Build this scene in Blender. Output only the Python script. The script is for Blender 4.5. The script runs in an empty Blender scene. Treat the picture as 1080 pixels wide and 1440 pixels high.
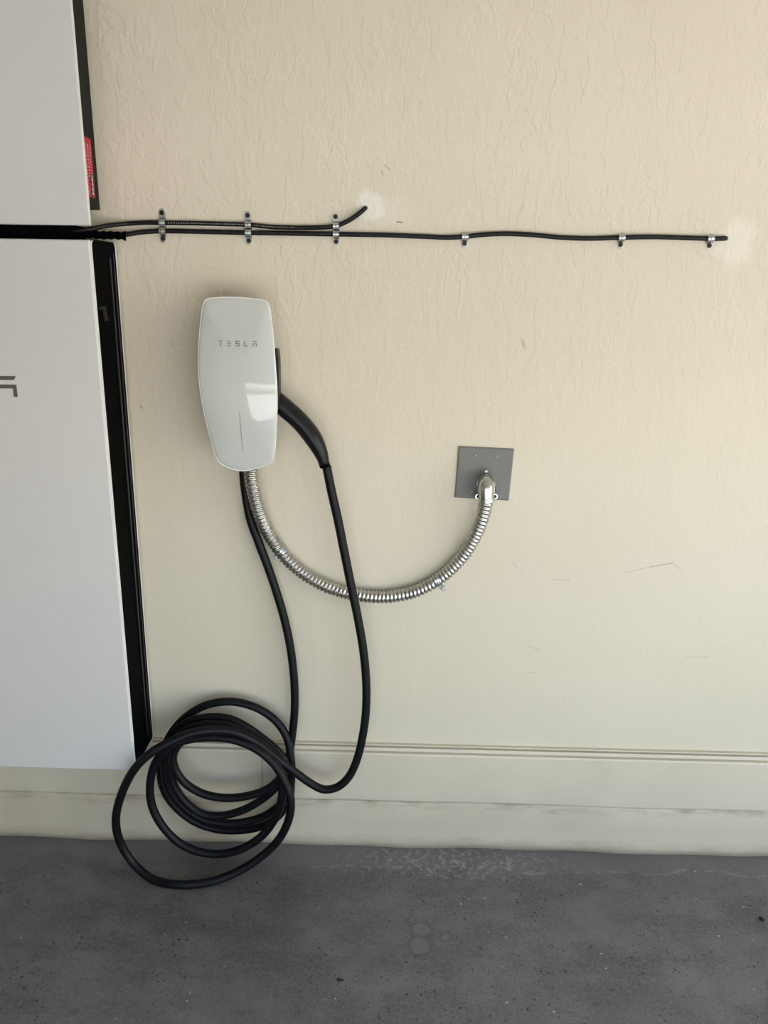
import bpy, bmesh, math, random
from mathutils import Vector, Matrix
from mathutils.bvhtree import BVHTree
random.seed(7)
sc = bpy.context.scene
COL = sc.collection

# ------------------------------------------------------------------ camera
F, PITCH, YAW, ROLL = 1097.826, 0.284549, 0.016331, 0.015948
CAM = Vector((0.193117, -1.691782, 1.373803))
fw = Vector((-math.sin(YAW)*math.cos(PITCH), math.cos(YAW)*math.cos(PITCH), -math.sin(PITCH)))
_rt = Vector((math.cos(YAW), math.sin(YAW), 0)); _up = _rt.cross(fw)
RR = math.cos(ROLL)*_rt + math.sin(ROLL)*_up
UU = -math.sin(ROLL)*_rt + math.cos(ROLL)*_up
cam = bpy.data.objects.new('camera', bpy.data.cameras.new('camera'))
COL.objects.link(cam)
cam.data.sensor_fit = 'VERTICAL'; cam.data.sensor_height = 36; cam.data.lens = F*36/1440
cam.data.clip_start = 0.02
M = Matrix((RR, UU, -fw)).transposed().to_4x4(); M.translation = CAM
cam.matrix_world = M
sc.camera = cam

# ------------------------------------------------------------------ sky, sun, exposure
W = bpy.data.worlds.new('world'); sc.world = W; W.use_nodes = True
wn = W.node_tree.nodes; wl = W.node_tree.links
sky = wn.new('ShaderNodeTexSky'); sky.sky_type = 'NISHITA'; sky.sun_disc = False
sky.sun_elevation = math.radians(33); sky.sun_rotation = math.radians(80)
sky.dust_density = 1.6; sky.ozone_density = 1.0
wl.new(sky.outputs[0], wn['Background'].inputs[0]); wn['Background'].inputs[1].default_value = 0.50
SUN_DIR = Vector((-1, -.03, -.75)).normalized()
sl = bpy.data.lights.new('sun', 'SUN'); sl.energy = 18.0; sl.angle = .0093; sl.color = (1, .96, .90)
so = bpy.data.objects.new('sun', sl); COL.objects.link(so); so.location = (8, 1, 6)
so.rotation_euler = SUN_DIR.to_track_quat('-Z', 'Y').to_euler()
# daylight portals in the open doorway on the right and under the half-raised garage door behind the camera
XR, XL, YF, ZC = 3.3, -2.9, -2.35, 2.75         # room shell
DY0, DY1, DZ = -.8, -2.2, 2.2                   # opening in the right wall
GX0, GX1, GZ = -.52, 3.1, 1.40                   # opening under the garage door in the front wall
def portal(name, loc, rot, a, b):
    pl = bpy.data.lights.new(name, 'AREA'); pl.shape = 'RECTANGLE'; pl.size = a; pl.size_y = b
    pl.cycles.is_portal = True
    po = bpy.data.objects.new(name, pl); COL.objects.link(po); po.location = loc; po.rotation_euler = rot
portal('side_portal', (XR+.12, (DY0+DY1)/2, DZ/2), (0, math.radians(90), 0), DZ, DY0-DY1)
portal('garage_portal', ((GX0+GX1)/2, YF-.12, GZ/2), (math.radians(90), 0, 0), GX1-GX0, GZ)
sc.view_settings.view_transform = 'Standard'; sc.view_settings.look = 'None'
sc.view_settings.gamma = 1; sc.view_settings.use_curve_mapping = False
sc.view_settings.exposure = .745
sc.cycles.max_bounces = 8; sc.cycles.diffuse_bounces = 6; sc.cycles.sample_clamp_indirect = 6
sc.cycles.use_denoising = True

# ------------------------------------------------------------------ helpers
def ray(px, py): return fw + RR*((px-540)/F) - UU*((py-720)/F)
def at(px, py, Y):
    d = ray(px, py); return CAM + d*((Y-CAM.y)/d.y)
def atx(px, py, X):
    d = ray(px, py); return CAM + d*((X-CAM.x)/d.x)
def atz(px, py, Z):
    d = ray(px, py); return CAM + d*((Z-CAM.z)/d.z)

def mat(name, col, rough=.5, metal=0, spec=.5, coat=0, bump=0, bscale=200, vary=0, vscale=8):
    m = bpy.data.materials.new(name); m.use_nodes = True
    nt = m.node_tree; b = nt.nodes['Principled BSDF']
    b.inputs['Base Color'].default_value = (*col, 1); b.inputs['Roughness'].default_value = rough
    b.inputs['Metallic'].default_value = metal; b.inputs['Specular IOR Level'].default_value = spec
    b.inputs['Coat Weight'].default_value = coat; b.inputs['Coat Roughness'].default_value = .04
    tc = nt.nodes.new('ShaderNodeTexCoord')
    if bump:
        n = nt.nodes.new('ShaderNodeTexNoise'); n.inputs['Scale'].default_value = bscale
        nt.links.new(tc.outputs['Object'], n.inputs['Vector'])
        bp = nt.nodes.new('ShaderNodeBump'); bp.inputs['Strength'].default_value = bump
        bp.inputs['Distance'].default_value = .0006
        nt.links.new(n.outputs[0], bp.inputs['Height']); nt.links.new(bp.outputs[0], b.inputs['Normal'])
    if vary:
        n = nt.nodes.new('ShaderNodeTexNoise'); n.inputs['Scale'].default_value = vscale
        nt.links.new(tc.outputs['Object'], n.inputs['Vector'])
        r = nt.nodes.new('ShaderNodeValToRGB')
        r.color_ramp.elements[0].position = .3; r.color_ramp.elements[1].position = .7
        r.color_ramp.elements[0].color = (*[c*(1-vary) for c in col], 1)
        r.color_ramp.elements[1].color = (*[min(1, c*(1+vary)) for c in col], 1)
        nt.links.new(n.outputs[0], r.inputs[0]); nt.links.new(r.outputs[0], b.inputs['Base Color'])
    return m

def obj(name, bm, m, parent=None, smooth=False, bevel=0, seg=2, angle=40):
    me = bpy.data.meshes.new(name)
    bmesh.ops.recalc_face_normals(bm, faces=bm.faces)
    bm.to_mesh(me); bm.free()
    o = bpy.data.objects.new(name, me); COL.objects.link(o)
    me.materials.append(m)
    if smooth:
        for p in me.polygons: p.use_smooth = True
    if bevel:
        b = o.modifiers.new('bevel', 'BEVEL'); b.width = bevel; b.segments = seg
        b.limit_method = 'ANGLE'; b.angle_limit = math.radians(angle); b.harden_normals = False
    if parent: o.parent = parent; o.matrix_parent_inverse = parent.matrix_world.inverted()
    return o
def thing(name, label, cat, loc, group=None):
    o = bpy.data.objects.new(name, None); COL.objects.link(o); o.location = loc
    o.matrix_world = Matrix.Translation(Vector(loc))
    o.empty_display_size = .02; o['label'] = label; o['category'] = cat
    if group: o['group'] = group
    return o
def tag(o, label, cat, group=None):
    o['label'] = label; o['category'] = cat
    if group: o['group'] = group
    return o
def struct(name, bm, m, parent=None, **k):
    o = obj(name, bm, m, parent, **k)
    if not parent: o['kind'] = 'structure'
    return o
def box(bm, x0, x1, y0, y1, z0, z1):
    vs = [bm.verts.new((x, y, z)) for x in (x0, x1) for y in (y0, y1) for z in (z0, z1)]
    for f in ((0,1,3,2),(4,6,7,5),(0,4,5,1),(2,3,7,6),(0,2,6,4),(1,5,7,3)):
        bm.faces.new([vs[i] for i in f])
def bx(*a):
    bm = bmesh.new(); box(bm, *a); return bm
def cr(P, n=12):
    """Catmull-Rom (centripetal-ish) through 3D points"""
    P = [Vector(p) for p in P]
    Q = [P[0]*2-P[1]]+P+[P[-1]*2-P[-2]]; out = []
    for i in range(1, len(Q)-2):
        p0, p1, p2, p3 = Q[i-1:i+3]
        t0 = 0; t1 = t0+max(1e-5, (p1-p0).length**.5); t2 = t1+max(1e-5, (p2-p1).length**.5); t3 = t2+max(1e-5, (p3-p2).length**.5)
        for k in range(n):
            t = t1+(t2-t1)*k/n
            a1 = (t1-t)/(t1-t0)*p0+(t-t0)/(t1-t0)*p1; a2 = (t2-t)/(t2-t1)*p1+(t-t1)/(t2-t1)*p2
            a3 = (t3-t)/(t3-t2)*p2+(t-t2)/(t3-t2)*p3
            b1 = (t2-t)/(t2-t0)*a1+(t-t0)/(t2-t0)*a2; b2 = (t3-t)/(t3-t1)*a2+(t-t1)/(t3-t1)*a3
            out.append((t2-t)/(t2-t1)*b1+(t-t1)/(t2-t1)*b2)
    out.append(P[-1]); return out
def resample(P, step):
    L = [0]
    for a, b in zip(P, P[1:]): L.append(L[-1]+(b-a).length)
    n = max(2, int(L[-1]/step)); out = []; j = 0
    for i in range(n+1):
        s = L[-1]*i/n
        while j < len(L)-2 and L[j+1] < s: j += 1
        d = L[j+1]-L[j]
        out.append(P[j].lerp(P[j+1], (s-L[j])/d if d > 0 else 0))
    return out
def sweep(bm, P, rad, seg=14, cap=True, twist_fn=None, flat=None):
    """rad: number or f(i, angle, s) ; flat=(a,b) scales the two frame axes"""
    n = len(P); T = []
    for i in range(n):
        T.append((P[min(i+1, n-1)]-P[max(i-1, 0)]).normalized())
    u = T[0].orthogonal().normalized() if flat is None else (Vector((0, 1, 0))-T[0]*T[0].y).normalized()
    rings = []; s = 0
    for i in range(n):
        if i: s += (P[i]-P[i-1]).length
        u = (u-T[i]*u.dot(T[i])).normalized(); w = T[i].cross(u)
        ring = []
        for k in range(seg):
            a = 2*math.pi*k/seg
            r = rad(i, a, s) if callable(rad) else rad
            fa, fb = flat if flat else (1, 1)
            ring.append(bm.verts.new(P[i]+(u*math.cos(a)*fa+w*math.sin(a)*fb)*r))
        rings.append(ring)
    for A, B in zip(rings, rings[1:]):
        for k in range(seg):
            bm.faces.new((A[k], A[(k+1) % seg], B[(k+1) % seg], B[k]))
    if cap:
        bm.faces.new(rings[0]); bm.faces.new(rings[-1])
def tube(P, rad, **k):
    bm = bmesh.new(); sweep(bm, P, rad, **k); return bm
def cyl(bm, c, axis, r, h, seg=20, r2=None):
    """cylinder from c along axis; r at the start, r2 at the end"""
    axis = Vector(axis).normalized(); u = axis.orthogonal().normalized(); w = axis.cross(u)
    c = Vector(c); r2 = r if r2 is None else r2
    A = []; B = []
    for k in range(seg):
        a = 2*math.pi*k/seg; d = u*math.cos(a)+w*math.sin(a)
        A.append(bm.verts.new(c+d*r)); B.append(bm.verts.new(c+d*r2+axis*h))
    for k in range(seg): bm.faces.new((A[k], A[(k+1) % seg], B[(k+1) % seg], B[k]))
    bm.faces.new(A); bm.faces.new(B)
def prism(bm, poly, d):
    """extrude a planar list of Vectors by vector d"""
    A = [bm.verts.new(p) for p in poly]; B = [bm.verts.new(p+d) for p in poly]; n = len(poly)
    for k in range(n): bm.faces.new((A[k], A[(k+1) % n], B[(k+1) % n], B[k]))
    bm.faces.new(A); bm.faces.new(B)

# ------------------------------------------------------------------ node helpers
class NT:
    def __init__(s, m): s.t = m.node_tree; s.n = s.t.nodes; s.l = s.t.links
    def add(s, kind, **k):
        n = s.n.new(kind)
        for a, b in k.items(): setattr(n, a, b)
        return n
    def put(s, sock, v):
        if hasattr(v, 'is_output'): s.l.new(v, sock)
        else: sock.default_value = v
    def math(s, op, a, b=0, c=0, clamp=False):
        n = s.add('ShaderNodeMath', operation=op, use_clamp=clamp)
        for i, v in enumerate((a, b, c)): s.put(n.inputs[i], v)
        return n.outputs[0]
    def vm(s, op, a, b=(0,0,0), out=0, scale=None):
        n = s.add('ShaderNodeVectorMath', operation=op); s.put(n.inputs[0], a); s.put(n.inputs[1], b)
        if scale is not None: s.put(n.inputs['Scale'], scale)
        return n.outputs[out]
    def noise(s, vec, scale, detail=2, rough=.5, dist=0, color=False):
        n = s.add('ShaderNodeTexNoise'); s.put(n.inputs['Vector'], vec)
        n.inputs['Scale'].default_value = scale; n.inputs['Detail'].default_value = detail
        n.inputs['Roughness'].default_value = rough; n.inputs['Distortion'].default_value = dist
        return n.outputs[1 if color else 0]
    def ss(s, v, a, b, lo=0, hi=1):
        n = s.add('ShaderNodeMapRange', interpolation_type='SMOOTHSTEP'); s.put(n.inputs[0], v)
        n.inputs[1].default_value = a; n.inputs[2].default_value = b
        n.inputs[3].default_value = lo; n.inputs[4].default_value = hi
        return n.outputs[0]
    def mix(s, f, a, b):
        n = s.add('ShaderNodeMix', data_type='RGBA'); s.put(n.inputs[0], f)
        s.put(n.inputs[6], a if hasattr(a, 'is_output') else (*a, 1)); s.put(n.inputs[7], b if hasattr(b, 'is_output') else (*b, 1))
        return n.outputs[2]
    def seg(s, p, a, b, w, soft):
        a = Vector(a); b = Vector(b); ba = b-a
        pa = s.vm('SUBTRACT', p, tuple(a))
        h = s.math('DIVIDE', s.vm('DOT_PRODUCT', pa, tuple(ba), out=1), max(ba.dot(ba), 1e-9), clamp=True)
        q = s.vm('SUBTRACT', pa, s.vm('SCALE', tuple(ba), scale=h))
        return s.ss(s.vm('LENGTH', q, out=1), w+soft, w)

# wall paint with knockdown plaster relief
WALLC = (.675, .615, .495)
m_wall = bpy.data.materials.new('painted_plaster'); m_wall.use_nodes = True
g = NT(m_wall); bs = g.n['Principled BSDF']; bs.inputs['Roughness'].default_value = .62
bs.inputs['Specular IOR Level'].default_value = .3
pos = g.add('ShaderNodeNewGeometry').outputs['Position']
sp = g.add('ShaderNodeSeparateXYZ'); g.put(sp.inputs[0], pos); PX, PY, PZ = sp.outputs
tone = g.noise(pos, 1.7, 3)
colr = g.mix(g.ss(tone, .35, .65), WALLC, tuple(c*k for c, k in zip(WALLC, (.97, .97, .955))))
# scuffs / dirt
d1 = g.ss(g.noise(pos, 38, 5, .7), .66, .74)
near = g.ss(PX, .05, -.35)
colr = g.mix(g.math('MULTIPLY', g.math('MULTIPLY', d1, near), .18), colr, (.30, .27, .22))
d2 = g.ss(g.noise(pos, 9, 4, .65), .62, .8)
colr = g.mix(g.math('MULTIPLY', d2, .10), colr, (.42, .38, .30))
# filler patches around the two cable holes
def blob(cx, cy, rx, rz, nz, soft):
    c = at(cx, cy, 0)
    v = g.vm('MULTIPLY', g.vm('SUBTRACT', pos, tuple(c)), (1/rx, 0, 1/rz))
    L = g.math('ADD', g.vm('LENGTH', v, out=1), g.math('MULTIPLY', g.math('SUBTRACT', g.noise(pos, 28, 4), .5), nz))
    return g.ss(L, 1+soft, 1-soft)
colr = g.mix(g.math('MULTIPLY', blob(545, 297, .055, .028, 1.3, .35), .3), colr, (.72, .69, .6))
colr = g.mix(g.math('MULTIPLY', blob(521, 289, .028, .028, 1.3, .25), .6), colr, (.80, .79, .73))
colr = g.mix(g.math('MULTIPLY', blob(1037, 341, .032, .048, 1.8, .5), .4), colr, (.80, .77, .68))
MARKS = [((880,805),(915,797),.0005,.0016,.25),((915,797),(945,792),.0007,.0022,.4),((945,792),(957,800),.0006,.0025,.2),((776,815),(801,816),.0005,.0012,.35),
         ((558,312),(566,312.5),.0008,.001,.8),((735,479),(737,488),.0016,.003,.35),((238,480),(246,487),.0005,.0012,.22),
         ((246,480),(242,487),.0005,.0012,.2),((250,485),(258,484),.0005,.0012,.2),((197,571),(200,574),.001,.002,.45),
         ((541,232),(548,238),.0006,.002,.4),((536,240),(538,246),.0006,.002,.4),((740,908),(760,914),.0005,.0015,.25),
         ((965,924),(998,924),.0005,.0012,.25),((745,945),(752,946),.0006,.0015,.3),((720,790),(735,806),.0005,.001,.2)]
for a, b, w, s_, k in MARKS:
    mk = g.seg(pos, at(*a, 0), at(*b, 0), w, s_)
    colr = g.mix(g.math('MULTIPLY', mk, k), colr, (.22, .2, .16))
g.put(bs.inputs['Base Color'], colr)
# relief
st = g.vm('MULTIPLY', pos, (1.5, 1, .72))
n1 = g.noise(st, 30, 2, .5, .45)
pla = g.math('MULTIPLY', g.ss(n1, .50, .55), g.ss(g.noise(pos, 6, 2), .35, .6, .25, 1))                          # flat-topped islands
n1b = g.noise(g.vm('ADD', st, (5.3, 0, 2.1)), 15, 3, .5, .5)
plb = g.ss(n1b, .53, .56)
upper = g.ss(PZ, .7, 1.5, .15, 1)
peel = g.noise(pos, 120, 3, .55)
lump = g.noise(pos, 45, 2)
H = g.math('MULTIPLY', g.math('ADD', g.math('MULTIPLY', pla, .55), g.math('MULTIPLY', plb, .5)), upper)
H = g.math('ADD', H, g.math('MULTIPLY', peel, .30)); H = g.math('ADD', H, g.math('MULTIPLY', lump, .5))
bp = g.add('ShaderNodeBump'); bp.inputs['Strength'].default_value = .55; bp.inputs['Distance'].default_value = .0013
g.put(bp.inputs['Height'], H); g.put(bs.inputs['Normal'], bp.outputs[0])

# trim paint (dirty lower edge)
def trim_mat(name, base, dz0, dz1, dirt):
    m = bpy.data.materials.new(name); m.use_nodes = True
    g = NT(m); b = g.n['Principled BSDF']; b.inputs['Roughness'].default_value = .45
    pos = g.add('ShaderNodeNewGeometry').outputs['Position']
    sp = g.add('ShaderNodeSeparateXYZ'); g.put(sp.inputs[0], pos); z = sp.outputs[2]
    zz = g.math('ADD', z, g.math('MULTIPLY', g.math('SUBTRACT', g.noise(g.vm('MULTIPLY', pos, (1, 1, 3)), 14, 5, .7), .5), .05))
    c = g.mix(g.ss(g.noise(pos, 5, 4), .35, .7), base, tuple(k*.93 for k in base))
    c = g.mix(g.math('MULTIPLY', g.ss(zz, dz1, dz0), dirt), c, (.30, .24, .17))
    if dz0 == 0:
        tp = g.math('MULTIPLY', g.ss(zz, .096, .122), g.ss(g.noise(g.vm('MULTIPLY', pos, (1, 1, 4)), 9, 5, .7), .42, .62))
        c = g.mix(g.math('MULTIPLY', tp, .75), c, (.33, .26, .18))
    strk = g.ss(g.noise(g.vm('MULTIPLY', pos, (6, 6, 70)), 1.5, 5, .7), .60, .72)
    c = g.mix(g.math('MULTIPLY', strk, .16), c, (.3, .26, .2))
    sp2 = g.ss(g.noise(pos, 90, 3, .6), .70, .76)
    c = g.mix(g.math('MULTIPLY', sp2, .3), c, (.25, .2, .15))
    g.put(b.inputs['Base Color'], c)
    bp = g.add('ShaderNodeBump'); bp.inputs['Strength'].default_value = .35; bp.inputs['Distance'].default_value = .002
    g.put(bp.inputs['Height'], g.math('ADD', g.noise(g.vm('MULTIPLY', pos, (1, 1, 3)), 12, 4), g.math('MULTIPLY', g.noise(pos, 70, 2), .3)))
    g.put(b.inputs['Normal'], bp.outputs[0]); return m
m_base = trim_mat('baseboard_paint', (.645, .575, .45), .10, .16, .12)
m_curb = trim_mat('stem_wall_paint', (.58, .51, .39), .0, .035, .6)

# concrete floor
m_floor = bpy.data.materials.new('concrete'); m_floor.use_nodes = True
g = NT(m_floor); b = g.n['Principled BSDF']; b.inputs['Specular IOR Level'].default_value = .6
pos = g.add('ShaderNodeNewGeometry').outputs['Position']
sp = g.add('ShaderNodeSeparateXYZ'); g.put(sp.inputs[0], pos); fx, fy, fz = sp.outputs
A1 = (.106, .101, .096); A2 = (.155, .155, .153); A3 = (.078, .073, .068)
c = g.mix(g.ss(g.noise(pos, 6, 8, .68), .36, .62), A1, A2)
c = g.mix(g.ss(g.noise(pos, 22, 6, .72), .40, .68, 0, .5), c, A3)
c = g.mix(g.math('MULTIPLY', g.ss(g.noise(g.vm('ADD', g.vm('MULTIPLY', pos, (.6, 1.3, 1)), (3, 1, 0)), 7, 8, .68), .46, .62), .75), c, A3)
c = g.mix(g.ss(g.noise(g.vm('ADD', pos, (1.7, 4, 0)), 2.3, 6, .6), .50, .66, 0, .6), c, (.150, .163, .172))
c = g.mix(g.math('MULTIPLY', g.ss(g.noise(pos, 120, 4, .8), .42, .66), .6), c, (.17, .17, .165))
c = g.mix(g.math('MULTIPLY', g.ss(g.noise(g.vm('ADD', pos, (7, 0, 0)), 170, 3, .8), .52, .66), .5), c, (.05, .048, .045))
edge = g.math('ADD', fy, g.math('MULTIPLY', g.math('SUBTRACT', g.noise(pos, 5, 4, .6), .5), .085))
band = g.ss(edge, -.105, -.075)
c = g.mix(g.math('MULTIPLY', band, .5), c, (.158, .160, .165))
# pale lime line where the band ends
ln = g.math('MULTIPLY', g.ss(edge, -.098, -.091), g.ss(edge, -.084, -.091))
ln = g.math('MULTIPLY', ln, g.math('MULTIPLY', g.ss(g.noise(pos, 40, 4, .7), .45, .6), g.ss(fx, -.1, .1)))
c = g.mix(g.math('MULTIPLY', ln, .35), c, (.36, .36, .35))
# cloudy white dust near the wall
wd = g.math('MULTIPLY', g.ss(g.vm('LENGTH', g.vm('MULTIPLY', g.vm('SUBTRACT', pos, tuple(atz(640, 1212, 0))), (2.6, 11, 1)), out=1), 1.0, .2), g.ss(g.noise(pos, 60, 5, .75), .48, .62))
c = g.mix(g.math('MULTIPLY', wd, .5), c, (.40, .40, .39))
# round stain with a pale centre
for (sx, sy, r) in ((592, 1308, .022), (590, 1330, .024), (626, 1318, .012)):
    q = g.vm('LENGTH', g.vm('SUBTRACT', pos, tuple(atz(sx, sy, 0))), out=1)
    q = g.math('ADD', q, g.math('MULTIPLY', g.math('SUBTRACT', g.noise(pos, 60, 3), .5), .02))
    c = g.mix(g.math('MULTIPLY', g.ss(q, r+.010, r-.001), .6), c, (.075, .07, .065))
    c = g.mix(g.math('MULTIPLY', g.ss(q, r, r-.005), .7), c, (.165, .165, .16))
# pits and specks
def dots(scale, rad, gate, seed, zone=None):
    v = g.add('ShaderNodeTexVoronoi'); v.inputs['Scale'].default_value = scale
    g.put(v.inputs['Vector'], g.vm('ADD', pos, (seed, seed*.7, 0)))
    sc_ = g.add('ShaderNodeSeparateColor'); g.put(sc_.inputs[0], v.outputs['Color'])
    th = g.math('MULTIPLY', g.math('ADD', .35, sc_.outputs[1]), rad)
    d = g.math('LESS_THAN', g.math('ADD', v.outputs['Distance'], g.math('MULTIPLY', g.noise(pos, 400, 1), rad*.5)), th)
    d = g.math('MULTIPLY', d, g.math('GREATER_THAN', sc_.outputs[0], gate))
    return g.math('MULTIPLY', d, zone) if zone is not None else d
clump = g.ss(g.noise(pos, 5, 4), .40, .58, .1, 1)
pits = g.math('MAXIMUM', dots(75, .24, .45, 0), dots(150, .30, .55, 4))
pits = g.math('MULTIPLY', g.math('MULTIPLY', pits, g.ss(fy, -.08, -.15)), clump)
white = g.math('MAXIMUM', dots(55, .13, .86, 9), dots(110, .15, .75, 13, g.ss(g.vm('LENGTH', g.vm('MULTIPLY', g.vm('SUBTRACT', pos, tuple(atz(610, 1210, 0))), (2.2, 9, 1)), out=1), 1.1, .5)))
c = g.mix(g.math('MULTIPLY', pits, .85), c, (.018, .018, .018))
c = g.mix(g.math('MULTIPLY', white, .7), c, (.50, .50, .49))
g.put(b.inputs['Base Color'], c)
g.put(b.inputs['Roughness'], g.ss(g.noise(pos, 8, 4), .3, .7, .32, .52))
bp = g.add('ShaderNodeBump'); bp.inputs['Strength'].default_value = .4; bp.inputs['Distance'].default_value = .002
hh = g.math('ADD', g.math('MULTIPLY', g.noise(pos, 130, 4, .7), .35), g.math('MULTIPLY', g.noise(pos, 14, 3), .8))
hh = g.math('SUBTRACT', hh, g.math('MULTIPLY', pits, .8))
g.put(bp.inputs['Height'], hh); g.put(b.inputs['Normal'], bp.outputs[0])

m_room = mat('room_paint', (.62, .61, .57), .7, vary=.04)
m_drive = mat('driveway_concrete', (.45, .445, .43), .9, vary=.12, vscale=2)
m_white = mat('powder_coat_white', (.62, .61, .60), .42, bump=.12, bscale=900)
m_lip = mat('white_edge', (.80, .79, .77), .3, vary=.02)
m_black = mat('black_plastic', (.0035, .004, .005), .38, spec=.3, bump=.1, bscale=600)
m_black2 = mat('black_matte_plastic', (.0016, .0017, .0022), .7, spec=.02, bump=.1, bscale=600)
m_rubber = mat('cable_rubber', (.003, .0035, .0048), .48, spec=.22, bump=.25, bscale=260, vary=.2)
m_thin = mat('thin_cable_jacket', (.005, .005, .0055), .42, spec=.3, vary=.15, vscale=30)
m_dkgrey = mat('dark_grey_metal', (.022, .021, .019), .65, spec=.05, bump=.1, bscale=500)
m_letter = mat('grey_lettering', (.13, .13, .12), .35, metal=.3, vary=.03)
m_letter2 = mat('pale_grey_lettering', (.22, .22, .21), .35, metal=.2, vary=.03)
m_red = mat('red_label', (.40, .022, .035), .55, spec=.2, vary=.05)
m_pink = mat('label_print', (.62, .30, .32), .5, vary=.05)
m_print = mat('cable_print', (.22, .22, .20), .5, vary=.05)
m_gloss = mat('gloss_white_plastic', (.56, .58, .555), .09, coat=.8, vary=.01)
m_house = mat('charger_housing', (.10, .10, .10), .4, vary=.05)
m_plate = mat('grey_painted_steel', (.185, .182, .175), .6, spec=.3, metal=0, bump=.1, bscale=400, vary=.06)
m_zinc = mat('zinc_plate', (.50, .52, .52), .36, metal=1, vary=.15, vscale=60)
m_cast = mat('cast_zinc', (.56, .56, .55), .27, metal=1, bump=.3, bscale=140, vary=.12, vscale=50)
m_cond = mat('flexible_steel', (.50, .485, .46), .30, metal=1, bump=.1, bscale=300, vary=.15, vscale=40)
m_steel = mat('screw_steel', (.30, .30, .29), .5, metal=.8, vary=.1)
m_screw = mat('dark_screw', (.035, .035, .035), .4, metal=.7, vary=.1)
m_led = mat('indicator_lens', (.25, .27, .25), .15, coat=.5, vary=.05)
m_dirt = mat('dark_debris', (.012, .010, .009), .8, vary=.3, vscale=200)

# ------------------------------------------------------------------ the room
struct('floor', bx(XL, XR, YF, .1, -.1, 0), m_floor)
struct('wall_back', bx(XL, XR, 0, .12, 0, ZC), m_wall)
struct('wall_left', bx(XL-.12, XL, YF, .12, 0, ZC), m_room)
bm = bmesh.new(); box(bm, XL, GX0, YF-.12, YF, 0, ZC); box(bm, GX1, XR, YF-.12, YF, 0, ZC); box(bm, GX0, GX1, YF-.12, YF, 2.2, ZC)
struct('wall_front', bm, m_room)
struct('door_1', bx(GX0, GX1, YF-.09, YF-.04, GZ, 2.2), m_room)
struct('ceiling', bx(XL-.12, XR+.12, YF-.12, .12, ZC, ZC+.12), m_room)
bm = bmesh.new()
box(bm, XR, XR+.12, DY0, .12, 0, ZC); box(bm, XR, XR+.12, YF-.12, DY1, 0, ZC); box(bm, XR, XR+.12, DY1, DY0, DZ, ZC)
struct('wall_right', bm, m_room)
struct('ground', bx(XL-12, XR+16, -18, 8, -.24, -.101), m_drive)

# baseboard: two boards butt-jointed, moulded top edge; profile (Y, Z) measured from the floor
ZB0, ZB1 = .129, .281
prof = [(0, ZB1+.0045), (-.009, ZB1+.0045), (-.0095, ZB1+.0015), (-.0015, ZB1), (-.0015, ZB1-.0024), (-.0105, ZB1-.0035), (-.0135, ZB1-.010), (-.0085, ZB1-.012), (-.0085, ZB1-.0138), (-.0165, ZB1-.0155),
        (-.018, ZB1-.020), (-.0185, ZB0+.004), (-.0165, ZB0), (0, ZB0)]
jx = at(369, 1090, -.018).x
bb = bpy.data.objects.new('baseboard_back', None); COL.objects.link(bb); bb['kind'] = 'structure'
for (x0, x1) in ((XL, jx-.0007), (jx+.0007, XR)):
    bm = bmesh.new(); n = 60
    rows = []
    for i in range(n+1):
        x = x0+(x1-x0)*i/n
        rows.append([bm.verts.new((x, y, z+(.0015*math.sin(x*5)+.001*math.sin(x*13+1) if z < .2 else 0))) for y, z in prof])
    for A, B in zip(rows, rows[1:]):
        for k in range(len(prof)-1): bm.faces.new((A[k], B[k], B[k+1], A[k+1]))
    bm.faces.new(rows[0]); bm.faces.new(rows[-1])
    obj('board', bm, m_base, bb)
# painted concrete stem wall below it, slightly wavy
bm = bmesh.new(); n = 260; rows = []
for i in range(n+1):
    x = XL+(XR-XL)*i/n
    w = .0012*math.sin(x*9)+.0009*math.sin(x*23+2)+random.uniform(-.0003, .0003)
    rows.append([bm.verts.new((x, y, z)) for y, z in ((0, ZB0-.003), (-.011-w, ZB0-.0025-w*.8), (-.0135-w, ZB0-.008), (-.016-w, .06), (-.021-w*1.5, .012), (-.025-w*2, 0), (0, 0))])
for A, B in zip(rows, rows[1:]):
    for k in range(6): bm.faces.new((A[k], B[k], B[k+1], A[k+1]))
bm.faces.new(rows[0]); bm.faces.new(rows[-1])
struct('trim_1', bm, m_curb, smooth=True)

# ------------------------------------------------------------------ lettering (bars), in word units: height 1
def quad_strip(a, b, c, d): return [a, b, c, d]
def word_polys(pitch=1.75, w=1.2, t=.19):
    out = []
    def R_(ox, x0, x1, z0, z1): out.append([(ox+x0, z0), (ox+x1, z0), (ox+x1, z1), (ox+x0, z1)])
    o = 0                                                    # T
    out.append([(o+.08, 1-t), (o+w-.08, 1-t), (o+w, 1), (o, 1)]); R_(o, w/2-t/2, w/2+t/2, 0, 1-t-.1)
    o = pitch                                                # E
    for z in (1-t, .5-t/2, 0): R_(o, .05, w-.05, z, z+t)
    o = 2*pitch                                              # S
    R_(o, 0, w, 1-t, 1); R_(o, 0, t, .5-t/2, 1-t); R_(o, t, w, .5-t/2, .5+t/2); R_(o, w-t, w, t, .5-t/2); R_(o, 0, w, 0, t)
    o = 3*pitch                                              # L
    R_(o, 0, t, 0, 1); out.append([(o+t, 0), (o+w-.0, 0), (o+w-.15, t), (o+t, t)])
    o = 4*pitch                                              # A
    out.append([(o+.12, 1-t), (o+w-.12, 1-t), (o+w, 1), (o, 1)])
    R_(o, .02, w-.02, .59-t, .59); R_(o, .02, .02+t, 0, .59-t); R_(o, w-.02-t, w-.02, 0, .59-t)
    return out

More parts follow.
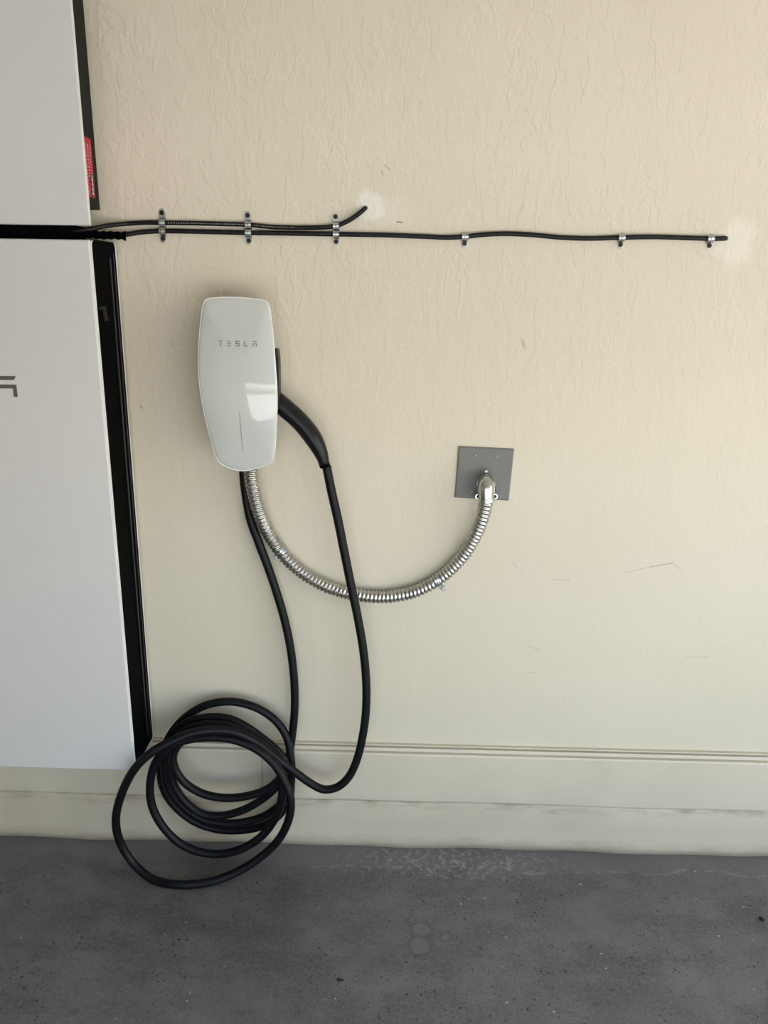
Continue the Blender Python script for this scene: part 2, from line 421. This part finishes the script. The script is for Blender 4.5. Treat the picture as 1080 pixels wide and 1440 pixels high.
# ------------------------------------------------------------------ battery unit (lower)
X0, BZ0, BZ1, BF, BB, BW = -.3931, .2945, 1.4445, -.1545, -.020, .755
bat = thing('home_battery', 'tall white wall-mounted battery unit, black side and large grey lettering', 'battery', (X0-BW/2, -.09, BZ0))
obj('cover', bx(X0-BW, X0, BF, BB, BZ0, BZ1), m_white, bat, bevel=.0035, seg=3)
def rounded_yz(y0, y1, z0, z1, rt, rb, n=6):
    P = []
    for (cy, cz, a0, r) in ((y1-rb, z0+rb, -90, rb), (y1-rt, z1-rt, 0, rt), (y0+rt, z1-rt, 90, rt), (y0+rb, z0+rb, 180, rb)):
        for k in range(n+1):
            a = math.radians(a0+90*k/n); P.append((cy+r*math.cos(a), cz+r*math.sin(a)))
    return P
# thin white lips framing the side, then the black side panel inside them
def ringprism(name, outer, inner, x0, x1, m, par):
    bm = bmesh.new(); n = len(outer); L = []
    for x in (x0, x1):
        L.append([bm.verts.new((x, y, z)) for y, z in outer]); L.append([bm.verts.new((x, y, z)) for y, z in inner])
    for k in range(n):
        j = (k+1) % n
        bm.faces.new((L[2][k], L[2][j], L[3][j], L[3][k])); bm.faces.new((L[0][k], L[0][j], L[2][j], L[2][k]))
        bm.faces.new((L[1][k], L[3][k], L[3][j], L[1][j]))
    return obj(name, bm, m, par)
ringprism('side_rim', rounded_yz(BF+.001, BB, BZ0+.001, BZ1-.001, .007, .004), rounded_yz(BF+.0038, BB-.0022, BZ0+.004, BZ1-.001, .010, .006), X0-.001, X0+.0025, m_lip, bat)
bm = bmesh.new(); prism(bm, [Vector((X0-.001, y, z)) for y, z in rounded_yz(BF+.004, BB-.0024, BZ0+.0042, BZ1+.001, .010, .006)], Vector((.002, 0, 0)))
side = obj('side_panel', bm, m_black2, bat)
for q in ((-.062, -.056, BZ0+.03, BZ1-.03), (-.040, -.036, BZ0+.015, BZ1-.02)):
    obj('ridge', bx(X0+.0005, X0+.0032, *q), m_black, side, bevel=.0008)
# pull notch: a small hooked raised lever
a = atx(138, 431, X0+.002); b_ = atx(148, 431, X0+.002); c_ = atx(151, 450, X0+.002)
bm = bmesh.new()
def sx(px, py): return atx(px, py, X0+.002)
prism(bm, [sx(137.5, 432), sx(146, 429.5), sx(146.5, 433), sx(138.5, 436)], Vector((.004, 0, 0)))
prism(bm, [sx(143, 433), sx(146.5, 433), sx(149.5, 449), sx(146, 449)], Vector((.004, 0, 0)))
prism(bm, [sx(145, 449), sx(151.5, 448.5), sx(151.5, 451), sx(146, 451.5)], Vector((.003, 0, 0)))
obj('latch', bm, m_dkgrey, bat, bevel=.0006)
obj('wall_bracket', bx(X0-BW+.06, X0-.045, BB-.001, -.0009, BZ0+.10, BZ1-.06), m_dkgrey, bat)
# black junction housing in the gap above
ua = at(126.5, 317, BF); UZ0 = ua.z; UX = ua.x
gx = at(104, 326, -.06).x
obj('junction_housing', bx(X0-BW+.02, gx, BF+.018, -.0009, BZ1-.002, UZ0+.006), m_black2, bat)
# large lettering on the front, the last letter reaches into view
hA = at(22, 529, BF).z-at(22, 558, BF).z; xA = at(22.3, 529, BF).x; zA = at(22, 558, BF).z
groups = [[] for _ in range(5)]
for poly in word_polys(pitch=1.75): groups[int((min(p[0] for p in poly)+.01)/1.75)].append(poly)
for gr in groups:
    bm = bmesh.new()
    for poly in gr: prism(bm, [Vector((xA+(u-4*1.75-1.2)*hA, BF-.0003, zA+v*hA)) for u, v in poly], Vector((0, -.0006, 0)))
    obj('letter', bm, m_letter, bat)

# ------------------------------------------------------------------ inverter unit (upper)
inv = thing('power_inverter', 'white-fronted upper cabinet with dark grey side and red warning label', 'inverter', (X0-BW/2, -.09, UZ0))
UT = UZ0+.52
obj('front_cover', bx(X0-BW, UX, BF, BF+.009, UZ0, UT), m_white, inv, bevel=.002, seg=3)
e = at(141, 295.5, -.012); IX, IZ = e.x, e.z
obj('cabinet_body', bx(X0-BW+.02, IX, BF+.0085, -.012, IZ, UT-.02), m_dkgrey, inv, bevel=.0015)
obj('mounting_bracket', bx(X0-BW+.06, IX-.03, -.013, -.0009, IZ+.05, UT-.06), m_dkgrey, inv)
# warning label on the side face
def lab(px, py): return atx(px, py, IX)
l0 = lab(127.5, 196); l1 = lab(133.6, 279)
ly1 = (l0.y+l1.y)/2; lz1 = l0.z; lz0 = l1.z; ly0 = ly1-.075
lb = obj('warning_label', bx(IX-.0005, IX+.0004, ly0, ly1, lz0, lz1), m_red, inv)
bm = bmesh.new(); rr = random.Random(3)
hgt = lz1-lz0
for col in range(6):                       # lines of print running up the label
    yy = ly1-.006-col*.0115; z = lz1-.012
    while z > lz0+hgt*(.36 if col < 2 else .03):
        l = rr.uniform(.0022, .005)
        box(bm, IX+.0003, IX+.0007, yy-rr.uniform(.004, .007), yy, z-l*.6, z); z -= l*.6+rr.uniform(.002, .004)
obj('label_print', bm, m_pink, lb)['kind'] = 'stuff'
bm = bmesh.new(); bm2 = bmesh.new()
for k in range(4):
    zc = lz0+hgt*(.06+.08*k)+.004
    box(bm, IX+.0003, IX+.0007, ly1-.018, ly1-.003, zc-.008, zc+.008)
    yc = ly1-.0105
    prism(bm2, [Vector((IX+.0006, yc-.0055, zc-.005)), Vector((IX+.0006, yc+.0055, zc-.005)), Vector((IX+.0006, yc, zc+.006))], Vector((.0004, 0, 0)))
obj('pictogram_panel', bm, m_black, lb)['kind'] = 'stuff'; obj('pictogram', bm2, mat('pictogram_white', (.5, .46, .45), .5, vary=.03), lb)['kind'] = 'stuff'

# ------------------------------------------------------------------ wall connector (charger)
Q = [(293.7,418.7),(313.9,417.3),(330,417.5),(345.8,418.3),(371.4,421.5),(376.3,423.5),(379,429),(381,439),(383.4,457),(385.2,475.2),(387,497),(388.4,517.8),(389.7,537),(390.5,556),
     (390.3,581.7),(388.8,613.6),(386.6,641.3),(384.6,648.7),(378,653.2),(360.7,658.9),(343.7,662.3),(333,661.3),(318.1,656.4),(308.6,649.8),(303.2,640.3),
     (295.8,615.7),(286.2,575.3),(280.9,543.3),(278.7,513.5),(279.2,485.8),(281.9,453.9),(285.1,430.5),(288,422.5)]
def rim_y(z):                                           # the rim follows the belly of the body
    v = (z-1.0)/.345
    return -.082-.030*math.exp(-((v-.42)/.38)**2)
def at_rim(x, y):
    p = at(x, y, -.1)
    for _ in range(6): p = at(x, y, rim_y(p.z))
    return p
YR = -.096
loop = cr([at_rim(x, y) for x, y in Q+Q[:1]], 4)[:-1]
cen = sum(loop, Vector())/len(loop)
zmin = min(p.z for p in loop); zmax = max(p.z for p in loop); HC = zmax-zmin
def front_y(x, z, s):
    return rim_y(z)-.0042-.0085*(1-s**2.6)
con = thing('wall_charger', 'glossy white curved charging station mounted on the wall', 'charger', (cen.x, -.0, zmin))
bm = bmesh.new()
S = [(.955, .012), (.985, .0015), (.996, -.001), (1.0, -.0045)]
rings = []
for s, dy in ((.93, .010), (.975, .0035), (.993, .0012), (1.0, -.0008), (.997, -.0028), (.986, -.0040), (.965, None)):
    rr_ = []
    for p in loop:
        q = cen+(p-cen)*s; q.y = rim_y(q.z)+dy if dy is not None else front_y(q.x, q.z, s)-.0008
        rr_.append(bm.verts.new(q))
    rings.append(rr_)
for s in (.93, .88, .8, .7, .6, .5, .4, .3, .2, .1):
    rr_ = []
    for p in loop:
        q = cen+(p-cen)*s; q.y = front_y(q.x, q.z, s)-.0008; rr_.append(bm.verts.new(q))
    rings.append(rr_)
n = len(loop)
for A, B in zip(rings, rings[1:]):
    for k in range(n): bm.faces.new((A[k], A[(k+1) % n], B[(k+1) % n], B[k]))
ctr = bm.verts.new((cen.x, front_y(cen.x, cen.z, 0)-.0008, cen.z))
for k in range(n): bm.faces.new((rings[-1][k], rings[-1][(k+1) % n], ctr))
bmesh.ops.recalc_face_normals(bm, faces=bm.faces); bm.normal_update()
tree = BVHTree.FromBMesh(bm)
def onfront(x, z, off=.0003):
    h = tree.ray_cast(Vector((x, -1, z)), Vector((0, 1, 0)))[0]
    return Vector((x, h.y-off, z))
cov = obj('front_cover', bm, m_gloss, con, smooth=True)
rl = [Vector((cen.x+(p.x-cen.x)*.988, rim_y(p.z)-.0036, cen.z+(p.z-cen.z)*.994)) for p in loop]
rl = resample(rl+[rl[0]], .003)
obj('rim', tube(rl, .0012, seg=8), m_lip, con, smooth=True)  # added ring in lighter white: light caught by the cover edge, put into colour
# housing behind, drawn in towards the wall
bm = bmesh.new(); rings = []
for s, y in ((.90, .012), (.90, .02), (.88, .03), (.83, -.03), (.80, -.004), (.80, 0)):
    rr_ = []
    for p in loop:
        q = cen+(p-cen)*s; q.y = y if y <= 0 else rim_y(q.z)+y-.001; q.x -= .004; rr_.append(bm.verts.new(q))
    rings.append(rr_)
for A, B in zip(rings, rings[1:]):
    for k in range(n): bm.faces.new((A[k], A[(k+1) % n], B[(k+1) % n], B[k]))
bm.faces.new(rings[0]); bm.faces.new(rings[-1])
obj('housing', bm, m_house, con, smooth=True)
# socket strip on the right where the handle docks
bm = bmesh.new()
pp = [at(386.5, 490, YR+.004), at(390.2, 492, YR+.004), at(391.6, 505, YR+.004), at(392.3, 540, YR+.004), at(392.6, 575, YR+.004), at(385, 582, YR+.004), at(372, 560, YR+.004), at(372, 500, YR+.004)]
prism(bm, pp, Vector((0, .03, 0)))
obj('holster', bm, m_black, con, bevel=.002)
# lettering and status line on the cover
lz = at(340, 488, -.125); l2 = at(340, 480.3, -.125); hL = l2.z-lz.z; xl = at(305.3, 484, -.12).x; xr = at(360.2, 485, -.12).x
pit = ((xr-xl)/hL-.82)/4
bm = bmesh.new()
for poly in word_polys(pitch=pit, w=.82, t=.18):
    pts = [onfront(xl+u*hL, lz.z+v*hL) for u, v in poly]
    prism(bm, pts, Vector((0, -.0003, 0)))
obj('lettering', bm, m_letter2, con)['kind'] = 'stuff'
a = at(335.3, 580, -.135); b_ = at(339.2, 639, -.125)
bm = bmesh.new(); strip = []
for k in range(13):
    t = k/12; x = a.x+(b_.x-a.x)*t; z = a.z+(b_.z-a.z)*t
    strip.append((onfront(x-.0006, z, .0002), onfront(x+.0006, z, .0002)))
for (p, q), (r, s) in zip(strip, strip[1:]):
    prism(bm, [p, q, s, r], Vector((0, -.0003, 0)))
obj('status_light_strip', bm, m_led, con)

# ------------------------------------------------------------------ charging cable with handle
def pz(x, y): return (150+x/3.857, 960+y/3.857)
K = []   # (px, py, Y)
def add(pts, y, zoomed=True):
    for i, p in enumerate(pts):
        yy = p[2] if len(p) > 2 else (y if not isinstance(y, tuple) else y[0]+(y[1]-y[0])*i/(len(pts)-1))
        q = pz(p[0], p[1]) if zoomed else p[:2]
        K.append((q[0], q[1], yy))
add([(342.3,652),(343,672),(345.6,695),(352,730),(363.5,762),(376,795),(389,833),(401,875),(409,915),(413.5,955),(414.5,985),(413.5,1010)], (-.020, -.034), False)
add([(1000,330),(985,420),(985,490),(1000,560),(990,625),(940,715),(850,775),(730,800),(600,795),(480,755),(380,680),(315,590),(292,490),(305,390),
     (345,285),(425,190),(540,122),(680,103),(820,140),(920,210),(978,300)], (-.034, -.036))
add([(998,400),(1003,490),(995,570),(960,640),(860,720),(750,755),(630,762),(510,735),(410,665),(340,575),(312,480),(322,370),
     (365,275),(450,208),(560,188),(660,195),(750,235),(850,305),(930,375)], (-.055, -.057))
add([(968,430),(965,500),(915,570),(840,635),(740,690),(620,722),(520,712),(435,655),(372,570),(345,480),(348,370),
     (405,275),(500,232),(610,225),(710,248),(810,300),(890,365)], (-.072, -.076))
add([(945,430),(955,490),(915,545),(850,588),(760,615),(650,625),(530,605),(430,548),(372,470),(362,390),
     (410,318),(500,285),(600,278),(700,298),(810,350),(880,400)], (-.090, -.094))
add([(930,460),(952,550),(945,650),(900,760),(820,850),(700,913),(560,928),(420,885),(320,800),(250,680),(235,560),(262,440),
     (330,355),(430,312),(560,296),(690,310),(820,365),(915,450)], (-.112, -.114))
add([(970,545),(998,630),(988,740),(930,855),(830,950),(700,1030),(560,1080),(400,1096),(250,1065),(150,985),(80,880),(50,760,-.168),(75,620,-.178),(150,470,-.184),(240,380,-.180),
     (340,325,-.160),(450,278),(570,258),(690,268),(800,318),(890,385)], (-.134, -.138))
for q_, y_ in ((1, -.086), (2, -.10), (3, -.120), (4, -.130)): K[-q_] = (K[-q_][0], K[-q_][1], y_)
add([(400,1075),(418,1088,-.082),(436,1101,-.08),(455,1110),(474,1107),(490,1093),(502,1068),(510,1035),(514.5,1000),(515,960),(511,915),(503,868),(494,825),(484,775),(475,730),(466,690),(459,655)], (-.092, -.066), False)
Pc = []
for x, y, Y in K:
    p = at(x, y, Y)
    if p.z < .0105: p = atz(x, y, .0105)
    Pc.append(p)
# smooth the depth only
for _ in range(3):
    ys = [p.y for p in Pc]
    for i in range(1, len(Pc)-1):
        yv = (ys[i-1]+2*ys[i]+ys[i+1])/4
        q = at(K[i][0], K[i][1], yv)
        if q.z < .0102: q = atz(K[i][0], K[i][1], .0102)
        Pc[i] = q
path = resample(cr(Pc, 10), .006)
cab = thing('charging_cable', 'thick black charging cable coiled on the floor, handle docked at white charger', 'cable', (Pc[60].x, Pc[60].y, 0))
obj('cord', tube(path, .0098, seg=14), m_rubber, cab, smooth=True)
# handle: flattened, tapering, curved
YH = -.066
hp = [(372,552),(391,565.5),(404,576.5),(418,589),(430,602),(441,617),(449,632),(453.5,643),(456,652)]
hP = resample(cr([at(x, y, YH) for x, y in hp], 8), .003)
nh = len(hP)
def hr(i, a, s):
    t = i/(nh-1)
    return .0205*(1-.06*t-.40*max(0, (t-.68)/.32)**1.4)*(1-.12*max(0, .12-t)/.12)*(1+.02*math.cos(2*a))
obj('handle', tube(hP, hr, seg=24, flat=(1.15, 1)), m_black, cab, smooth=True)
sP = resample(cr([at(x, y, YH) for x, y in [(452,640),(455,649),(457.3,656.5)]], 6), .002)
obj('strain_relief', tube(sP, lambda i, a, s: .0128-.0018*(s/.028), seg=20), m_black2, cab, smooth=False)
# ------------------------------------------------------------------ flexible conduit
cp = [(352.5,652,-.052),(353.5,670,-.052),(357,692,-.048),(364,718,-.039),(377,748,-.024),(396,777,-.019),(424,804,-.019),(460,825,-.020),(500,836.5,-.021),(543,839.5,-.021),
      (583,832,-.020),(616,815,-.019),(644,790,-.020),(664,762,-.026),(677,732,-.036),(683,708,-.045),(684,697,-.047)]
cP = resample(cr([at(*p) for p in cp], 12), .0016)
PITCH_R = .0092
def cr_rad(i, a, s):
    ph = (s/PITCH_R+a/(2*math.pi)) % 1
    r = .0152 if ph < .62 else .0128
    if ph < .12: r = .0128+.0024*ph/.12
    elif .50 < ph < .62: r = .0152-.0024*(ph-.50)/.12
    else:
        r = .0150+.0006*math.sin(math.pi*(ph-.12)/.38) if ph <= .5 else .0128
    return r
con2 = obj('flexible_conduit', tube(cP, cr_rad, seg=28), m_cond, smooth=True)
tag(con2, 'ribbed silver flexible metal conduit hanging in a curve from charger to grey plate', 'conduit')

# ------------------------------------------------------------------ cover plate
cor = [(645,627.3),(722.8,631),(715.3,703.6),(639.2,699)]
P4 = [at(x, y, -.001) for x, y in cor]
pc = sum(P4, Vector())/4
plate = thing('cover_plate', 'square grey steel junction cover plate on the wall', 'plate', (pc.x, 0, pc.z))
bm = bmesh.new()
def lv(s, y): return [bm.verts.new(Vector((pc.x+(p.x-pc.x)*s, y, pc.z+(p.z-pc.z)*s))) for p in P4]
R4 = [lv(1, 0), lv(1, -.0035), lv(.955, -.0058), lv(.95, -.0058)]
for A, B in zip(R4, R4[1:]):
    for k in range(4): bm.faces.new((A[k], A[(k+1) % 4], B[(k+1) % 4], B[k]))
bm.faces.new(R4[0]); bm.faces.new(R4[-1])
obj('panel', bm, m_plate, plate)
def screw_bm(c, r, n=(0, -1, 0), h=.0022, slot=True):
    """pan head screw with a recessed cross"""
    bm = bmesh.new(); n = Vector(n)
    cyl(bm, c, n, r, h*.5, 16); cyl(bm, Vector(c)+n*h*.5, n, r, h*.5, 16, r2=r*.72)
    if slot:
        c2 = Vector(c)+n*(h*1.0); w = r*.16
        for (a, b) in ((r*.5, w), (w, r*.5)):
            box(bm, c2.x-a, c2.x+a, c2.y-.0002, c2.y+.0004, c2.z-b, c2.z+b)
    return bm
for x, y in ((668.3,640),(698.5,642),(663,691.3)):
    obj('screw', screw_bm(at(x, y, -.0058), .0028), m_steel, plate)

# ------------------------------------------------------------------ elbow connector
elb = thing('conduit_elbow', 'shiny cast right-angle conduit fitting fixed on grey plate', 'fitting', at(683, 680, -.006))
eP = resample(cr([at(683.5, 682, -.006), at(683.5, 679, -.024), at(683.6, 679.5, -.036), at(683.8, 684, -.045), at(684, 692, -.0475), at(684, 703, -.047)], 8), .002)
obj('body', tube(eP, lambda i, a, s: .0168 if s < .05 else .0168, seg=26), m_cast, elb, smooth=True)
# dome cap at the bend
bm = bmesh.new(); bmesh.ops.create_uvsphere(bm, u_segments=24, v_segments=14, radius=1)
cc = at(683.6, 681, -.032)
for v in bm.verts: v.co = Vector((cc.x+v.co.x*.0165, cc.y+v.co.y*.0255, cc.z+v.co.z*.0225))
obj('cap', bm, m_cast, elb, smooth=True)
# arched flange behind
ap = [(671.5,697),(672.5,688),(674,678),(677.5,670.5),(683.6,667.5),(690,670.8),(693.4,678),(694.2,688),(694.6,697)]
obj('flange', tube(resample(cr([at(x, y, -.016) for x, y in ap], 6), .002), .0028, seg=10, flat=(2.6, 1)), m_cast, elb, smooth=True)
obj('locknut', tube([at(683.5, 681, -.0058), at(683.5, 681, -.010)], .021, seg=8), m_zinc, elb)
for x in (671.8, 695.6):
    bm = bmesh.new(); c0 = at(x, 697, -.028)
    bmesh.ops.create_cube(bm, size=1)
    for v in bm.verts: v.co = Vector((c0.x+v.co.x*.006+(.004 if x < 680 else -.004), c0.y+v.co.y*.014, c0.z+v.co.z*.009))
    cyl(bm, (c0.x, c0.y+.008, c0.z), (0, -1, 0), .0062, .016, 18)
    ear = obj('ear', bm, m_cast, elb)
    obj('screw', screw_bm((c0.x, c0.y-.0085, c0.z), .0036), m_screw, ear)
obj('screw', screw_bm(at(683.4, 662.3, -.012), .0042, h=.006, slot=False), m_zinc, elb)
obj('strap_clamp', tube([at(684, 699, -.047), at(684, 703.5, -.0465)], .0178, seg=26), m_zinc, elb)

# ------------------------------------------------------------------ thin cables
def thin(pts, r):
    return resample(cr([at(*p) for p in pts], 10), .004)
t1 = [(60,322,-.065),(100,325,-.062),(125,322.5,-.050),(150,317.5,-.028),(180,314.5,-.010),(205,313,-.0075),(228,313.2,-.0065),(280,314,-.0065),(325,315.3,-.0065),(349,316,-.0065),(385,319.3,-.0065),(425,320.2,-.0065),(455,319.6,-.0065),
      (473,317.5,-.0065),(488,311.5,-.008),(500,304,-.010),(509,297,-.009),(513,293.5,-.004),(514.5,292,.004)]
up = obj('communication_cable', tube(thin(t1, .0052), .0046, seg=12), m_thin, smooth=True)
tag(up, 'upper thin black cable on the wall, turning up into white filler patch', 'cable')
bm = bmesh.new(); rr = random.Random(5); x = 236
pth = thin(t1, .0052)
def cable_y(px, T):
    for (a, b) in zip(T, T[1:]):
        if a[0] <= px <= b[0]:
            t = (px-a[0])/(b[0]-a[0]); return a[1]+(b[1]-a[1])*t
while x < 416:
    if not (342 < x < 356):
        y = cable_y(x, t1); w = rr.uniform(1.0, 2.2)
        c0 = at(x, y-.6, -.0111); c1 = at(x+w, y+.8, -.0111)
        box(bm, c0.x, c1.x, -.0114, -.0106, c1.z, c0.z)
        x += w
    x += rr.uniform(.8, 2.2)
obj('printed_text', bm, m_print, up)['kind'] = 'stuff'
t2 = [(150,330.5,-.022),(175,330,-.014),(200,326.5,-.009),(228,325,-.0065),(290,326,-.0065),(349,327.3,-.0065),(410,328.2,-.0065),(473,329.3,-.0065),(540,330.5,-.0065),(600,332.8,-.0065),(630,334,-.0065),(653,332.8,-.0065),(680,330,-.0065),(710,328.7,-.0065),
      (745,330,-.0065),(790,334,-.0065),(830,335.3,-.0065),(873,334,-.0065),(920,333.2,-.0065),(960,334.3,-.0065),(998,335.5,-.0065),(1012,335.5,-.0066),(1018,335.3,-.0062),(1021,335.2,.004)]
lo = thing('power_cable', 'long lower thin black cable running along the wall to its right end', 'cable', at(540, 330, 0))
obj('cord', tube(thin(t2, .0052), .0048, seg=12), m_thin, lo, smooth=True)
# strain relief / coupling where it leaves the battery
s3 = resample(cr([at(96, 327, -.055), at(118, 329, -.045), at(140, 330.5, -.034), at(160, 331, -.024), at(177, 332, -.016)], 8), .0015)
ns = len(s3)
def srr(i, a, s):
    base = .0078-.0012*i/ns
    return base+(.0012 if (int(s/.007) % 2 and s > .03) else 0)+(.0016 if i > ns-5 else 0)
obj('strain_relief', tube(s3, srr, seg=16), m_black2, lo)

# ------------------------------------------------------------------ straps on the thin cables
def strap(cx, cy, hx, hy, label, R=.0058, wid=.0125, yc=-.0065, name='cable_clamp', group='small metal clamps on the thin cables', tabw=.0145, m=m_zinc, sr=.0047, foot=.010, dark=True):
    c = at(cx, cy, yc); h = at(hx, hy, 0)
    u = Vector((h.x-c.x, 0, h.z-c.z)); D = u.length; u.normalize(); w = Vector((-u.z, 0, u.x))
    t = thing(name, label, 'clamp', (c.x, 0, c.z), group)
    c0 = Vector((c.x, 0, c.z)); th = .0012
    # profile in (along u, out from wall)
    prof = [(D+.008, .0004), (D-.002, .0004), (R+.0035, .0004), (R+.0008, .0022)]
    NA = 10 if R < .01 else 8
    for k in range(NA+1):
        a = math.pi*k/10
        prof.append((math.cos(a)*(R+.0002), -yc+math.sin(a)*(R+.0002) if True else 0))
    if R < .01: prof += [(-R-.0004, .003), (-R-.001, .0006)]
    bm = bmesh.new(); rows = []
    for i, (a, o) in enumerate(prof):
        w_ = wid
        if i <= 1: w_ = tabw
        if i == 0: w_ = tabw*.55
        j0 = prof[max(i-1, 0)]; j1 = prof[min(i+1, len(prof)-1)]
        tx, to = j1[0]-j0[0], j1[1]-j0[1]; L = math.hypot(tx, to) or 1
        nx, no = to/L, -tx/L
        if i < 3: nx, no = 0, 1
        def P(s, e): return c0+u*(a+nx*th*e)+Vector((0, -(o+no*th*e), 0))+w*(s*w_/2)
        rows.append([bm.verts.new(P(s, e)) for s, e in ((-1, 0), (1, 0), (1, 1), (-1, 1))])
    for A, B in zip(rows, rows[1:]):
        for k in range(4): bm.faces.new((A[k], A[(k+1) % 4], B[(k+1) % 4], B[k]))
    bm.faces.new(rows[0]); bm.faces.new(rows[-1])
    obj('strap', bm, m, t, bevel=.0004)
    # rolled ridge across the crown
    bm = bmesh.new(); ro = []
    for k in range(1, 8):
        a = math.pi*k/10
        ro.append(c0+u*math.cos(a)*(R+.0014)+Vector((0, yc-math.sin(a)*(R+.0014), 0)))
    sweep(bm, ro, .0011, seg=8); obj('ridge', bm, m, t, smooth=True)
    s = screw_bm((h.x, -.0016, h.z), sr, h=.003)
    obj('screw', s, m_screw if dark else m_zinc, t)
    return t
for k, (x, ya, yb, ta, tb) in enumerate(((228.5,313.2,325.2,299.5,335.5), (349,316,327.3,303,338.5), (472.5,317.8,329.3,304.8,339.8))):
    place = ('nearest the battery', 'above the charger', 'just left of the upturned end')[k]
    place2 = ('nearest the battery', 'above the charger', 'beneath the upturned cable end')[k]
    strap(x, ya, x-.5, ta, 'metal clamp on the upper thin cable, %s, screw above' % place)
    strap(x+.3, yb, x+(1.2 if k < 2 else .3), tb, 'metal clamp on the lower thin cable, %s, screw below' % place2)
for (x, y, hx, hy, l) in ((654,332.7,653.3,342.5,'single metal clamp on the lower thin cable, left of three, above grey plate'),
                        (874,334,872.3,344,'single metal clamp on the lower thin cable, middle of the three single ones'),
                        (999,335.5,997,345.5,'single metal clamp at the right end of the lower thin cable')):
    strap(x, y, hx, hy, l, tabw=.011, wid=.013)
# conduit straps
strap(397.5, 774.5, 389.5, 783.5, 'metal clamp with screw on left part of ribbed conduit', R=.0158, wid=.012, yc=-.019, name='conduit_clamp', group='clamps on the ribbed conduit', tabw=.014, sr=.0062, dark=False)
strap(615, 814.5, 623.5, 826.5, 'metal clamp with screw on right part of ribbed conduit', R=.0158, wid=.012, yc=-.019, name='conduit_clamp', group='clamps on the ribbed conduit', tabw=.014, sr=.0062, dark=False)

# ------------------------------------------------------------------ bits on the floor
def crumb(px, py, rx, ry, rz, rot, name, label, cat):
    bm = bmesh.new(); bmesh.ops.create_icosphere(bm, subdivisions=2, radius=1)
    rr = random.Random(px); c = atz(px, py, rz*.8)
    Rm = Matrix.Rotation(rot, 3, 'Z')
    for v in bm.verts:
        k = rr.uniform(.75, 1.2); v.co = Rm @ Vector((v.co.x*rx*k, v.co.y*ry*k, max(v.co.z, -.8)*rz))+c
    tag(obj(name, bm, m_dirt, smooth=True), label, cat)
crumb(1071, 1292, .0048, .0075, .003, .3, 'dirt_crumb', 'small black crumb on the concrete floor near the right edge', 'debris')
crumb(478, 1377.5, .0085, .0028, .002, -.15, 'twig_scrap', 'short dark scrap lying on the floor near the bottom centre', 'debris')
